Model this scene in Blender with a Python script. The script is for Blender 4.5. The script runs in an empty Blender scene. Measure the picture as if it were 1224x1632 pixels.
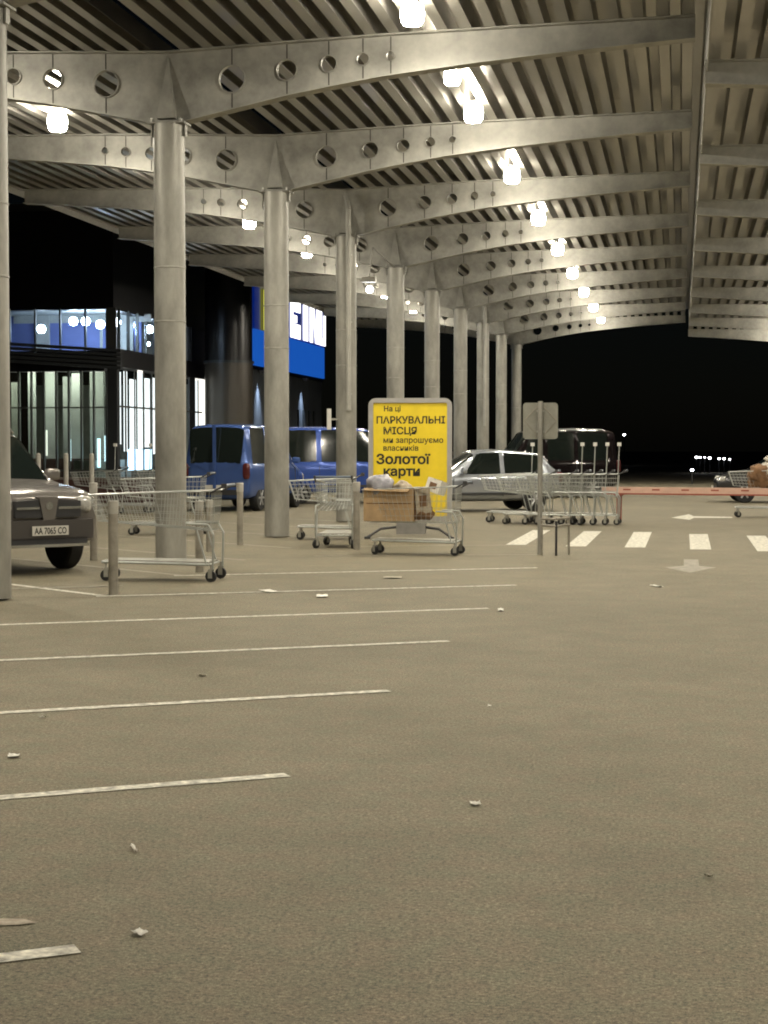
import bpy, bmesh, math, random
from mathutils import Vector, Matrix
from mathutils.geometry import tessellate_polygon
R = math.radians
random.seed(7)
sc = bpy.context.scene
COL = sc.collection

# ---------------------------------------------------------------- camera, night sky, exposure
cam_d = bpy.data.cameras.new('camera'); cam = bpy.data.objects.new('camera', cam_d); COL.objects.link(cam)
cam_d.sensor_width = 36; cam_d.lens = 59.56; cam_d.clip_start = 0.1; cam_d.clip_end = 2000
cam.location = (0, 0, 1.55); cam.rotation_euler = (R(90 - 2.142), 0, R(9.93))
sc.camera = cam
w = bpy.data.worlds.new('World'); sc.world = w; w.use_nodes = True
wn = w.node_tree.nodes; wl = w.node_tree.links
sky = wn.new('ShaderNodeTexSky'); sky.sky_type = 'NISHITA'; sky.sun_disc = False
sky.sun_elevation = R(25); sky.sun_rotation = R(200)
wl.new(sky.outputs[0], wn['Background'].inputs[0]); wn['Background'].inputs[1].default_value = 0.0004
sc.view_settings.view_transform = 'Standard'; sc.view_settings.look = 'None'
sc.view_settings.gamma = 1; sc.view_settings.exposure = 0.0; sc.view_settings.use_curve_mapping = False
sc.cycles.max_bounces = 7; sc.cycles.diffuse_bounces = 4; sc.cycles.glossy_bounces = 3
sc.cycles.transparent_max_bounces = 12
sc.cycles.use_denoising = True; sc.cycles.filter_width = 1.9
sc.cycles.caustics_reflective = False; sc.cycles.caustics_refractive = False
LAMP_L = 1680.0

# ---------------------------------------------------------------- materials
MATS = {}
def mat(name, col, rough=.6, metal=0., noise=0., scale=8., bump=0., emit=None, estr=0., spec=.5, col2=None, stretch=None, rvar=0.):
    if name in MATS: return MATS[name]
    m = bpy.data.materials.new(name); m.use_nodes = True
    nt = m.node_tree; b = nt.nodes['Principled BSDF']
    b.inputs['Base Color'].default_value = (*col, 1); b.inputs['Roughness'].default_value = rough
    b.inputs['Metallic'].default_value = metal; b.inputs['Specular IOR Level'].default_value = spec
    if emit:
        b.inputs['Emission Color'].default_value = (*emit, 1); b.inputs['Emission Strength'].default_value = estr
    if noise or bump or col2 or rvar:
        tc = nt.nodes.new('ShaderNodeTexCoord'); mp = nt.nodes.new('ShaderNodeMapping')
        nt.links.new(tc.outputs['Object'], mp.inputs[0])
        if stretch: mp.inputs['Scale'].default_value = stretch
        n = nt.nodes.new('ShaderNodeTexNoise'); n.inputs['Scale'].default_value = scale; n.inputs['Detail'].default_value = 5
        n.inputs['Roughness'].default_value = .65
        nt.links.new(mp.outputs[0], n.inputs['Vector'])
        r = nt.nodes.new('ShaderNodeValToRGB')
        r.color_ramp.elements[0].position = .3; r.color_ramp.elements[1].position = .72
        lo = [c * (1 - noise) for c in col]; hi = [min(1, c * (1 + noise * .7)) for c in (col2 or col)]
        r.color_ramp.elements[0].color = (*lo, 1); r.color_ramp.elements[1].color = (*hi, 1)
        nt.links.new(n.outputs[0], r.inputs[0]); nt.links.new(r.outputs[0], b.inputs['Base Color'])
        if rvar:
            mr = nt.nodes.new('ShaderNodeMapRange'); mr.inputs[3].default_value = max(.02, rough - rvar); mr.inputs[4].default_value = min(1, rough + rvar)
            nt.links.new(n.outputs[0], mr.inputs[0]); nt.links.new(mr.outputs[0], b.inputs['Roughness'])
        if bump:
            bp = nt.nodes.new('ShaderNodeBump'); bp.inputs['Strength'].default_value = bump; bp.inputs['Distance'].default_value = .01
            nt.links.new(n.outputs[0], bp.inputs['Height']); nt.links.new(bp.outputs[0], b.inputs['Normal'])
    MATS[name] = m; return m

def mat_asphalt():
    m = bpy.data.materials.new('asphalt'); m.use_nodes = True; nt = m.node_tree; b = nt.nodes['Principled BSDF']
    N = nt.nodes.new; L = nt.links.new
    tc = N('ShaderNodeTexCoord')
    def noise(s, d=4, ro=.6):
        n = N('ShaderNodeTexNoise'); n.inputs['Scale'].default_value = s; n.inputs['Detail'].default_value = d; n.inputs['Roughness'].default_value = ro
        L(tc.outputs['Object'], n.inputs['Vector']); return n
    big = noise(.35, 5); mid = noise(2.2, 5); fine = noise(70, 3, .8); vfine = noise(240, 2, .8)
    def ramp(src, p0, p1, c0, c1):
        r = N('ShaderNodeValToRGB'); e = r.color_ramp.elements; e[0].position = p0; e[1].position = p1
        e[0].color = (*c0, 1); e[1].color = (*c1, 1); L(src.outputs[0], r.inputs[0]); return r
    base = ramp(big, .3, .72, (.163, .145, .098), (.206, .181, .124))
    def mul(a, bb, f=1.):
        x = N('ShaderNodeMix'); x.data_type = 'RGBA'; x.blend_type = 'MULTIPLY'; x.inputs[0].default_value = f
        L(a, x.inputs[6]); L(bb, x.inputs[7]); return x.outputs[2]
    c = mul(base.outputs[0], ramp(mid, .35, .7, (.86, .87, .86), (1.04, 1.03, 1.04)).outputs[0])
    c = mul(c, ramp(fine, .3, .7, (.30, .30, .31), (1.66, 1.66, 1.64)).outputs[0])
    c = mul(c, ramp(vfine, .3, .7, (.45, .45, .45), (1.55, 1.55, 1.55)).outputs[0])
    c = mul(c, ramp(noise(26, 3, .75), .32, .68, (.80, .80, .81), (1.18, 1.18, 1.17)).outputs[0])
    tint = noise(7, 3)
    c = mul(c, ramp(tint, .35, .68, (1.05, .975, .95), (.96, 1.02, .98)).outputs[0])
    # tyre-dark drips / oil spots
    v = N('ShaderNodeTexNoise'); v.inputs['Scale'].default_value = .9; v.inputs['Detail'].default_value = 6; v.inputs['Distortion'].default_value = .6
    L(tc.outputs['Object'], v.inputs['Vector'])
    c = mul(c, ramp(v, .30, .40, (.93, .93, .93), (1, 1, 1)).outputs[0])
    L(c, b.inputs['Base Color']); b.inputs['Roughness'].default_value = .82; b.inputs['Specular IOR Level'].default_value = .35
    bp = N('ShaderNodeBump'); bp.inputs['Strength'].default_value = .3; bp.inputs['Distance'].default_value = .003
    L(vfine.outputs[0], bp.inputs['Height']); L(bp.outputs[0], b.inputs['Normal'])
    return m

def mat_glass(name, tint=(.8, .9, .9), refl=.12):
    m = bpy.data.materials.new(name); m.use_nodes = True; nt = m.node_tree; nt.nodes.remove(nt.nodes['Principled BSDF'])
    o = nt.nodes['Material Output']; t = nt.nodes.new('ShaderNodeBsdfTransparent'); g = nt.nodes.new('ShaderNodeBsdfGlossy')
    t.inputs[0].default_value = (*tint, 1); g.inputs[0].default_value = (.9, .95, 1, 1); g.inputs['Roughness'].default_value = .03
    x = nt.nodes.new('ShaderNodeMixShader'); x.inputs[0].default_value = refl
    nt.links.new(t.outputs[0], x.inputs[1]); nt.links.new(g.outputs[0], x.inputs[2]); nt.links.new(x.outputs[0], o.inputs[0]); return m

M_ASPH = mat_asphalt()
M_LINE = mat('road_paint', (.54, .51, .42), .8, noise=.62, scale=17, col2=(.64, .61, .51), bump=.2)
M_FAINT = mat('worn_road_paint', (.30, .275, .22), .85, noise=.4, scale=9)
M_STEEL = mat('galvanised_steel', (.40, .39, .345), .5, .2, noise=.36, scale=2.2, rvar=.1)
M_COLUMN = mat('galvanised_column', (.335, .325, .285), .5, .25, noise=.42, scale=2.6, stretch=(1, 1, .35), rvar=.1)
M_DECK = mat('deck_sheet', (.44, .42, .375), .28, .76, noise=.16, scale=1.6, stretch=(1, .25, 1))
M_SEAM = mat('weld_seam', (.06, .055, .045), .8)
M_TRIM = mat('gutter_trim', (.40, .39, .345), .5, .1, noise=.15, scale=3)
M_BULB = mat('lamp_bulb', (1, .95, .85), .3, emit=(1, .92, .765), estr=LAMP_L * .085)
M_BULBDOWN = mat('lamp_foot', (1, .95, .85), .3, emit=(1, .92, .765), estr=LAMP_L)
M_BULBUP = mat('lamp_crown', (1, .95, .85), .3, emit=(1, .92, .765), estr=LAMP_L * .62)
M_FIX = mat('lamp_housing', (.25, .24, .22), .5, .5)
M_BOLL = mat('bollard_paint', (.30, .275, .225), .6, .1, noise=.35, scale=5)
M_BOLLTOP = mat('bollard_cap', (.42, .40, .35), .6, noise=.2, scale=9)
M_CHROME = mat('cart_chrome', (.46, .475, .445), .38, .45, noise=.12, scale=9)
M_TRAY = mat('cart_tray', (.36, .35, .30), .55, .3, noise=.3, scale=6)
M_BLACK = mat('black_rubber', (.015, .015, .015), .75)
M_DPLAST = mat('dark_plastic', (.03, .03, .032), .5)
M_GRIP = mat('grip_plastic', (.10, .13, .17), .5)
M_WHITEP = mat('white_plastic', (.68, .67, .62), .5, noise=.1, scale=5)
M_BOX = mat('cardboard', (.46, .315, .17), .85, noise=.2, scale=5)
M_BOXD = mat('cardboard_tape', (.19, .10, .042), .8, noise=.15, scale=8)
M_PAPER = mat('paper', (.8, .77, .69), .85, noise=.2, scale=14)
M_YEL = mat('sign_yellow', (.80, .60, .025), .38, noise=.1, scale=3)
M_INK = mat('sign_ink', (.012, .012, .01), .6)
M_SIGNFR = mat('sign_frame', (.40, .385, .36), .42, .35, noise=.1, scale=5)
M_PLATE = mat('number_plate', (.62, .6, .54), .45, noise=.1, scale=20)
M_CGLASS = mat('car_glass', (.010, .014, .012), .06, spec=.8)
M_HEAD = mat('headlight_lens', (.62, .61, .57), .14, .35, noise=.5, scale=14)
M_TAIL = mat('tail_lens', (.25, .012, .01), .2)
M_RIM = mat('alloy_rim', (.45, .45, .45), .35, .7)
M_ALU = mat('chrome_trim', (.62, .62, .6), .18, .9)
M_WALLD = mat('dark_cladding', (.009, .009, .012), .45, .2, noise=.3, scale=1.5)
M_LOUVRE = mat('louvre_grey', (.045, .05, .055), .5, .3)
M_MULL = mat('mullion_grey', (.10, .105, .10), .5, .4)
M_TOWER = mat('tower_cladding', (.075, .066, .055), .36, .3, noise=.35, scale=.9, stretch=(1, 1, .12))
M_BLUE = mat('sign_blue', (.015, .10, .55), .4, emit=(.02, .20, 1.0), estr=.42, noise=.2, scale=1.1)
M_DBLUE = mat('sign_dark_blue', (.008, .03, .22), .4, emit=(.01, .05, .5), estr=.22)
M_LETW = mat('sign_letter_white', (.9, .9, .9), .4, emit=(1, .98, .96), estr=2.4)
M_LETY = mat('sign_letter_yellow', (.9, .8, .1), .4, emit=(.95, .92, .10), estr=1.2)
M_GLASS = mat_glass('store_glass', (.82, .87, .83), .10)
M_GLASSUP = mat_glass('clerestory_glass', (.9, .95, 1), .05)
M_INWALL = mat('interior_wall', (.45, .47, .46), .8, noise=.2, scale=1)
M_INDARK = mat('interior_dark', (.24, .25, .225), .8, noise=.3, scale=1.2)
M_INBLUE = mat('interior_blue', (.17, .22, .52), .7, noise=.15, scale=.8)
M_STRIP = mat('lit_panel', (.9, .9, .85), .5, emit=(1, .98, .88), estr=1.5)
M_STRIPB = mat('lit_panel_blue', (.8, .9, 1), .5, emit=(.62, .85, 1), estr=2.6)
M_COOL = mat('cool_globe', (.9, .95, 1), .4, emit=(.75, .88, 1), estr=42)
M_FAR = mat('far_lamp', (1, .95, .9), .4, emit=(.92, .94, 1.0), estr=30)
M_BROWN = mat('brown_paint', (.08, .038, .032), .7, noise=.3, scale=2)
M_BOOM = mat('boom_white', (.62, .40, .31), .6, noise=.15, scale=4)
M_BOOMR = mat('boom_red', (.30, .06, .035), .6)
M_SACK = mat('white_sack', (.66, .62, .53), .8, noise=.15, scale=6, bump=.6)
M_BAGB = mat('brown_bag', (.21, .115, .055), .85, noise=.4, scale=7, bump=.8)
M_BAGC = mat('grey_bag', (.34, .33, .36), .35, noise=.45, scale=9, bump=.8)
M_CRATE = mat('printed_carton', (.36, .26, .17), .7, noise=.5, scale=9, col2=(.5, .44, .33))
M_SCRAP = mat('leaf_scrap', (.32, .29, .22), .85, noise=.3, scale=14)

# ---------------------------------------------------------------- mesh helpers
class MB:
    def __init__(s): s.v = []; s.f = []
    def add(s, vs, fs, M=None):
        o = len(s.v); s.v += [tuple(M @ Vector(p)) if M else tuple(p) for p in vs]; s.f += [tuple(i + o for i in f) for f in fs]; return s
    def box(s, c, d, rz=0, M=None):
        x, y, z = (k / 2 for k in d)
        vs = [(sx * x, sy * y, sz * z) for sz in (-1, 1) for sy in (-1, 1) for sx in (-1, 1)]
        T = Matrix.Translation(c) @ Matrix.Rotation(rz, 4, 'Z')
        if M: T = M @ T
        return s.add(vs, [(0, 2, 3, 1), (4, 5, 7, 6), (0, 1, 5, 4), (2, 6, 7, 3), (0, 4, 6, 2), (1, 3, 7, 5)], T)
    def tube(s, p0, p1, r0, r1=None, n=8, cap=True):
        r1 = r0 if r1 is None else r1; p0 = Vector(p0); p1 = Vector(p1); d = (p1 - p0).normalized()
        a = d.orthogonal().normalized(); b = d.cross(a)
        vs = []
        for p, r in ((p0, r0), (p1, r1)):
            for k in range(n):
                t = 2 * math.pi * k / n; vs.append(p + (a * math.cos(t) + b * math.sin(t)) * r)
        fs = [(k, (k + 1) % n, n + (k + 1) % n, n + k) for k in range(n)]
        if cap: fs += [tuple(range(n))[::-1], tuple(range(n, 2 * n))]
        return s.add(vs, fs)
    def path(s, pts, r, n=6):
        for a, b in zip(pts[:-1], pts[1:]): s.tube(a, b, r, n=n)
        return s
    def lathe(s, prof, n=20, M=None):
        vs = []; fs = []
        for (r, z) in prof:
            for k in range(n):
                t = 2 * math.pi * k / n; vs.append((r * math.cos(t), r * math.sin(t), z))
        for i in range(len(prof) - 1):
            for k in range(n):
                fs.append((i * n + k, i * n + (k + 1) % n, (i + 1) * n + (k + 1) % n, (i + 1) * n + k))
        fs.append(tuple(range(n))[::-1]); fs.append(tuple(range((len(prof) - 1) * n, len(prof) * n)))
        return s.add(vs, fs, M)
    def prism(s, poly, axis, a, b):
        n = len(poly)
        def P(u, v, t): return {'x': (t, u, v), 'y': (u, t, v), 'z': (u, v, t)}[axis]
        vs = [P(u, v, a) for u, v in poly] + [P(u, v, b) for u, v in poly]
        fs = [tuple(range(n))[::-1], tuple(range(n, 2 * n))] + [(k, (k + 1) % n, n + (k + 1) % n, n + k) for k in range(n)]
        return s.add(vs, fs)
    def mesh(s, name, m, smooth=False):
        me = bpy.data.meshes.new(name); me.from_pydata([tuple(v) for v in s.v], [], s.f)
        bm = bmesh.new(); bm.from_mesh(me); bmesh.ops.recalc_face_normals(bm, faces=bm.faces); bm.to_mesh(me); bm.free()
        if m: me.materials.append(m)
        if smooth:
            me.shade_smooth(); me.set_sharp_from_angle(angle=R(38))
        return me
    def build(s, name, m, parent=None, smooth=False):
        return put(name, s.mesh(name, m, smooth), parent)

def put(name, me, parent=None, loc=None, rot=None):
    o = bpy.data.objects.new(name, me); COL.objects.link(o)
    if parent: o.parent = parent
    if loc: o.location = loc
    if rot: o.rotation_euler = rot
    return o
def tag(o, label=None, cat=None, group=None, kind=None):
    if label: o['label'] = label
    if cat: o['category'] = cat
    if group: o['group'] = group
    if kind: o['kind'] = kind
    return o
def thing(name, label, cat, loc=(0, 0, 0), rz=0, group=None):
    o = bpy.data.objects.new(name, None); COL.objects.link(o); o.location = loc; o.rotation_euler = (0, 0, rz)
    return tag(o, label, cat, group)
def copy_tree(o, parent=None):
    c = o.copy(); COL.objects.link(c); c.parent = parent
    for ch in list(o.children): copy_tree(ch, c)
    return c
def text(body, size, m, parent, loc, rot, name='lettering', bold=0., ext=.002, align='LEFT', sx=1.):
    cu = bpy.data.curves.new(name, 'FONT'); cu.body = body; cu.size = size; cu.offset = bold; cu.extrude = ext; cu.align_x = align
    cu.resolution_u = 3
    t = bpy.data.objects.new(name, cu); COL.objects.link(t)
    bpy.context.view_layer.update()
    me = bpy.data.meshes.new_from_object(t.evaluated_get(bpy.context.evaluated_depsgraph_get()))
    bpy.data.objects.remove(t); me.materials.clear(); me.materials.append(m)
    o = put(name, me, parent, loc, rot); o.scale = (sx, 1, 1); return o

# ---------------------------------------------------------------- ground and markings
gm = MB(); gm.add([(-500, -300, 0), (500, -300, 0), (500, 900, 0), (-500, 900, 0)], [(0, 1, 2, 3)])
ground = tag(gm.build('ground', M_ASPH), 'grey brown asphalt of the parking lot', kind='structure')
def ground_part(name, poly, m=M_LINE, z=.004):
    mb = MB(); mb.add([(x, y, z) for x, y in poly], [tuple(range(len(poly)))]); return mb.build(name, m, ground)
def strip(name, a, b, wd, m=M_LINE, z=.004):
    a = Vector((*a, 0)); b = Vector((*b, 0)); d = (b - a).normalized(); n = Vector((-d.y, d.x, 0)) * wd / 2
    return ground_part(name, [(p.x, p.y) for p in (a - n, b - n, b + n, a + n)], m, z)
for k in range(-1, 7):                        # angled bay lines on the near side of the columns
    y = 4.95 + 2.84 * k
    ang = 56 + max(0, k) * 1.2
    ln = 4.75
    strip('bay_line', (-1.83 - ln * math.sin(R(ang)), y - ln * math.cos(R(ang))), (-1.83, y), .095)
strip('bay_line', (-5.2, 23.85), (-2.0, 24.75), .09, M_FAINT)
strip('bay_line', (-5.4, 26.2), (-2.4, 27.2), .09, M_FAINT)
for k in range(0, 9):                         # bay lines behind the columns, opening the other way
    y = 17.0 + 2.9 * (k - 2)
    strip('bay_line', (-5.96, y), (-5.96 - 5 * math.sin(R(51)), y + 5 * math.cos(R(51))), .09, M_LINE if k == 2 else M_FAINT)
strip('bay_line', (-8.2, 17.2), (-6.2, 18.3), .09, M_FAINT, .005)
for k, (x, y0, y1) in enumerate([(-2.6, 27.2, 32.2), (-1.62, 26.9, 31.95), (-.69, 26.75, 31.8), (.32, 26.4, 31.2), (1.32, 26.1, 30.8), (2.3, 25.9, 30.6), (3.3, 25.7, 30.4)]):
    ground_part('crosswalk_stripe', [(x - .17, y0), (x + .15, y0 + .03), (x + .17, y1), (x - .16, y1 - .05)])
ground_part('lane_arrow', [(.05, 24.0), (.25, 24.0), (.25, 22.7), (.47, 22.45), (.12, 21.45), (-.2, 22.35), (.05, 22.7)], M_FAINT)
ground_part('lane_arrow', [(-.2, 38.5), (.2, 40.6), (.3, 39.4), (1.15, 39.2), (1.15, 38.6), (.3, 38.5), (.2, 37.4)], M_LINE)
ground_part('worn_patch', [(-2.32, 5.12), (-2.12, 5.16), (-2.06, 5.2), (-2.12, 5.235), (-2.4, 5.2)], mat('scuffed_paint', (.40, .34, .26), .85, noise=.4, scale=20))

# ---------------------------------------------------------------- parking canopies
COLX, LEN = -6.97, 7.12
BY = [22.65 + 6.27 * (k - 2) for k in range(-3, 11)]       # beam positions along the aisle; the last ten show
def interp(t, pts):
    for (a, va), (b, vb) in zip(pts[:-1], pts[1:]):
        if t <= b: return va + (vb - va) * (t - a) / (b - a)
    return pts[-1][1]
TOPP = [(0, 6.97), (1.5, 7.03), (3, 7.08), (5.1, 7.12), (7.3, 7.16)]
BOTP = [(0, 6.05), (.28, 6.05), (1.0, 6.20), (1.7, 6.345), (2.4, 6.46), (3.0, 6.55), (4.1, 6.665), (5.1, 6.75), (6.2, 6.83), (7.3, 6.90)]
ztop = lambda u: interp(abs(u), TOPP)
zbot = lambda u: interp(abs(u), BOTP)
HOLES = [(.90, .19), (1.67, .148), (2.25, .118), (2.72, .09), (3.10, .066)]
US = sorted(set([0, .28, 1.0, 1.7, 2.4, 3.0, 3.6, 4.1, 4.6, 5.1, 5.7, 6.2, 6.7, LEN]))
US = [-u for u in US[::-1]] + US[1:]
def beam_meshes():
    outer = [(u, zbot(u)) for u in US] + [(u, ztop(u)) for u in US[::-1]]
    loops = [outer]; hol = []
    for s in (-1, 1):
        for (u, r) in HOLES:
            c = (s * u, (ztop(u) + zbot(u)) / 2); hol.append((c, r))
            loops.append([(c[0] + r * math.cos(-t), c[1] + r * math.sin(-t)) for t in [2 * math.pi * k / 22 for k in range(22)]])
    tris = tessellate_polygon([[Vector((x, z, 0)) for x, z in L] for L in loops])
    flat = [p for L in loops for p in L]; n = len(flat); T = .014
    mb = MB(); vs = [(x, -T, z) for x, z in flat] + [(x, T, z) for x, z in flat]
    fs = [tuple(t) for t in tris] + [tuple(i + n for i in t)[::-1] for t in tris]; o = 0
    for L in loops:
        m = len(L); fs += [(o + k, o + (k + 1) % m, n + o + (k + 1) % m, n + o + k) for k in range(m)]; o += m
    mb.add(vs, fs); web = mb.mesh('beam', M_STEEL)
    fl = []
    for zf, dz in ((ztop, .0), (zbot, -.018)):
        f = MB()
        for a, b in zip(US[:-1], US[1:]):
            f.add([(a, -.12, zf(a) + dz), (b, -.12, zf(b) + dz), (b, .12, zf(b) + dz), (a, .12, zf(a) + dz),
                   (a, -.12, zf(a) + dz + .018), (b, -.12, zf(b) + dz + .018), (b, .12, zf(b) + dz + .018), (a, .12, zf(a) + dz + .018)],
                  [(0, 3, 2, 1), (4, 5, 6, 7), (0, 1, 5, 4), (2, 3, 7, 6), (0, 4, 7, 3), (1, 2, 6, 5)])
        fl.append(f.mesh('flange', M_STEEL))
    seams = []
    for c, r in hol:
        u = c[0]; s = MB()
        s.box((u, 0, (c[1] + r + ztop(u)) / 2), (.016, .036, ztop(u) - c[1] - r - .004))
        seams.append(s.mesh('seam', M_SEAM)); s = MB()
        s.box((u, 0, (c[1] - r + zbot(u)) / 2), (.016, .036, c[1] - r - zbot(u) - .004))
        seams.append(s.mesh('seam', M_SEAM))
    rings = []
    for c, r in hol:
        rg = MB(); k = 22
        vs = []
        for y in (-.045, .045):
            for q in (r + .002, r - .010):
                vs += [(c[0] + q * math.cos(2 * math.pi * i / k), y, c[1] + q * math.sin(2 * math.pi * i / k)) for i in range(k)]
        fs = []
        for i in range(k):
            j = (i + 1) % k
            fs += [(i, j, k + j, k + i), (2 * k + i, 3 * k + i, 3 * k + j, 2 * k + j), (i, 2 * k + i, 2 * k + j, j), (k + i, k + j, 3 * k + j, 3 * k + i)]
        rg.add(vs, fs); rings.append(rg.mesh('hole_ring', M_STEEL))
    return web, fl, seams, rings
B_WEB, B_FL, B_SEAM, B_RING = beam_meshes()
gus = MB()                                                   # pointed fin that ties column head to beam
gus.add([(-.13, -.16, 6.07), (.13, -.16, 6.07), (0, -.03, 6.92), (-.13, -.02, 6.07), (.13, -.02, 6.07), (0, -.016, 6.92)],
        [(0, 1, 2), (3, 5, 4), (0, 2, 5, 3), (1, 4, 5, 2), (0, 3, 4, 1)])
gus.add([(-.13, .16, 6.07), (.13, .16, 6.07), (0, .03, 6.92), (-.13, .02, 6.07), (.13, .02, 6.07), (0, .016, 6.92)],
        [(0, 2, 1), (3, 4, 5), (0, 3, 5, 2), (1, 2, 5, 4), (0, 1, 4, 3)])
B_GUS = gus.mesh('gusset', M_STEEL)
cs = MB().lathe([(.215, .02), (.215, 6.0)], 28).mesh('column', M_COLUMN, True)
cbase = MB().box((0, 0, .012), (.56, .56, .024)); 
for sx in (-1, 1):
    for sy in (-1, 1): cbase.tube((sx * .22, sy * .22, .02), (sx * .22, sy * .22, .07), .02, n=6)
cbase = cbase.mesh('base_plate', M_STEEL)
ccap = MB().box((0, 0, 6.012), (.54, .34, .024))
for sx in (-1, 1):
    ccap.box((sx * .235, 0, 5.92), (.02, .10, .16))
    for sy in (-1, 1): ccap.tube((sx * .21, sy * .13, 6.02), (sx * .21, sy * .13, 6.075), .022, n=6)
ccap = ccap.mesh('cap_plate', M_STEEL)
cring = MB().lathe([(.216, -.012), (.222, -.008), (.222, .008), (.216, .012)], 28).mesh('seam_ring', M_COLUMN, True)

RIB, NS = .3215, 11
def sheet_mesh(nrib, ly, name='roof_sheet'):
    mb = MB(); pts = []
    for k in range(nrib):
        o = k * RIB; pts += [(o, 0), (o + .148, 0), (o + .166, .26), (o + .302, .26)]
    pts.append((nrib * RIB, 0)); n = len(pts)
    e = .006
    vs = [(x, y, z) for y in (0, ly) for x, z in pts] + [(x, y, z + e) for y in (0, ly) for x, z in pts]
    fs = []
    for i in range(n - 1):
        fs += [(i, i + 1, n + i + 1, n + i), (2 * n + i, 3 * n + i, 3 * n + i + 1, 2 * n + i + 1), (i, 2 * n + i, 2 * n + i + 1, i + 1), (n + i, n + i + 1, 3 * n + i + 1, 3 * n + i)]
    fs += [(0, n, 3 * n, 2 * n), (n - 1, 3 * n - 1, 4 * n - 1, 2 * n - 1)]
    return mb.add(vs, fs).mesh(name, M_DECK)
SHEET = sheet_mesh(2, 6.262)
def sheet(root, u0, sgn, y0, me=SHEET, wd=2 * RIB):
    u1 = u0 + wd; za, zb = ztop(u0) + .019, ztop(u1) + .019; a = math.atan2(zb - za, wd)
    if sgn > 0: put('roof_sheet', me, root, (u0, y0, za), (0, -a, 0))
    else: put('roof_sheet', me, root, (-u1, y0, zb), (0, a, 0))
def canopy(label, colx, dz, near_only=None, pipes=()):
    root = thing('parking_canopy', label, 'canopy', (colx, 0, 0))
    for i, y in enumerate(BY):
        b = put('beam', B_WEB, root, (0, y, dz))
        for f in B_FL: put('flange', f, b)
        if i >= 4 and near_only is None:
            for s_ in B_SEAM: put('seam', s_, b)
            for s_ in B_RING: put('hole_ring', s_, b)
        put('gusset', B_GUS, b)
        c = put('column', cs, root, (0, y, 0)); c.scale = (1, 1, (6.0 + dz) / 6.0)
        put('cap_plate', ccap, c)
        if i >= 4:
            for z in (3.30, 4.04): put('seam_ring', cring, c, (0, 0, z))
        if i in pipes:
            pm = MB(); pm.tube((.10, -.265, 2.35), (.10, -.265, 6.55), .055, n=12); pm.tube((.10, -.265, 6.55), (.02, -.2, 6.9), .055, n=10)
            for z in (2.7, 4.2, 5.6): pm.box((.10, -.235, z), (.13, .07, .03))
            pm.build('downpipe', M_TRIM, c, True)
        if i < len(BY) - 1:
            # local y offset and height for the sheets of this bay
            for sgn in (-1, 1):
                if i < 4 or (near_only and sgn != near_only):
                    big = BIG.setdefault('m', sheet_mesh(22, 6.262)); 
                    u0, u1 = .2, LEN; za, zb = ztop(u0) + .019, ztop(u1) + .019; a = math.atan2(zb - za, u1 - u0)
                    put('roof_sheet', big, root, (u0 if sgn > 0 else -u0 - 22 * RIB, y, dz + (za if sgn > 0 else za + 22 * RIB * math.tan(a))), (0, -a * sgn, 0))
                else:
                    for k in range(NS):
                        u0 = (.2 if near_only is None else 0) + k * 2 * RIB; u1 = u0 + 2 * RIB
                        if u0 > LEN - .1: break
                        za, zb = ztop(u0) + .019, ztop(u1) + .019; a = math.atan2(zb - za, 2 * RIB)
                        if sgn > 0: put('roof_sheet', SHEET, root, (u0, y, za + dz), (0, -a, 0))
                        else: put('roof_sheet', SHEET, root, (-u1, y, zb + dz), (0, a, 0))
    y0, y1 = BY[0] - .15, BY[-1] + .15
    for sgn in (-1, 1):
        zz = ztop(LEN) + dz
        if sgn > 0 and near_only is None: continue            # the ridge edge is closed by the lower canopy's upstand
        hh = .30 if near_only is None else .82
        put('edge_trim', MB().box((sgn * (LEN + (.125 if near_only is None else -.03)), (y0 + y1) / 2, zz - .115 + hh / 2), (.02, y1 - y0, hh)).mesh('edge_trim', M_TRIM), root)
    return root
BIG = {}
left_canopy = canopy('galvanised canopy on round columns over the angled parking bays', COLX, 0, pipes=(7, 11))
right_canopy = canopy('lower canopy with corrugated ceiling past the ridge, top right', 7.40, -.59, near_only=-1)

# ---------------------------------------------------------------- canopy lamps
def lamp_meshes():
    bulb = MB().lathe([(.115, -.262), (.145, -.225), (.157, -.13), (.15, -.045), (.135, -.012), (.07, -.010)], 12).mesh('bulb', M_BULB, True)
    bulb.materials.append(M_BULBDOWN); bulb.materials.append(M_BULBUP)
    for p in bulb.polygons:                      # bright foot and crown, frosted side
        if p.normal.z < -.9: p.material_index = 1
        elif p.normal.z > .75: p.material_index = 2
    cap = MB().lathe([(.06, -.012), (.075, -.002), (.075, .03), (.05, .045)], 14).mesh('socket', M_FIX, True)
    rod = MB().tube((0, 0, .03), (0, 0, .066), .03, n=8).box((0, 0, .066), (.10, .10, .010)).mesh('rod', M_FIX)
    return bulb, cap, rod
L_B, L_C, L_R = lamp_meshes(); LR = random.Random(3)
ORD = ['first', 'second', 'third', 'fourth', 'fifth', 'sixth', 'seventh', 'eighth', 'ninth', 'tenth']
def lamp(x, y, z, label, group, s=1.0):
    t = thing('canopy_lamp', label, 'lamp', (x, y, z), 0, group); s *= LR.uniform(.92, 1.06); t.scale = (s, s, s)
    put('bulb', L_B, t); put('socket', L_C, t); put('rod', L_R, t)
    return t
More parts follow.
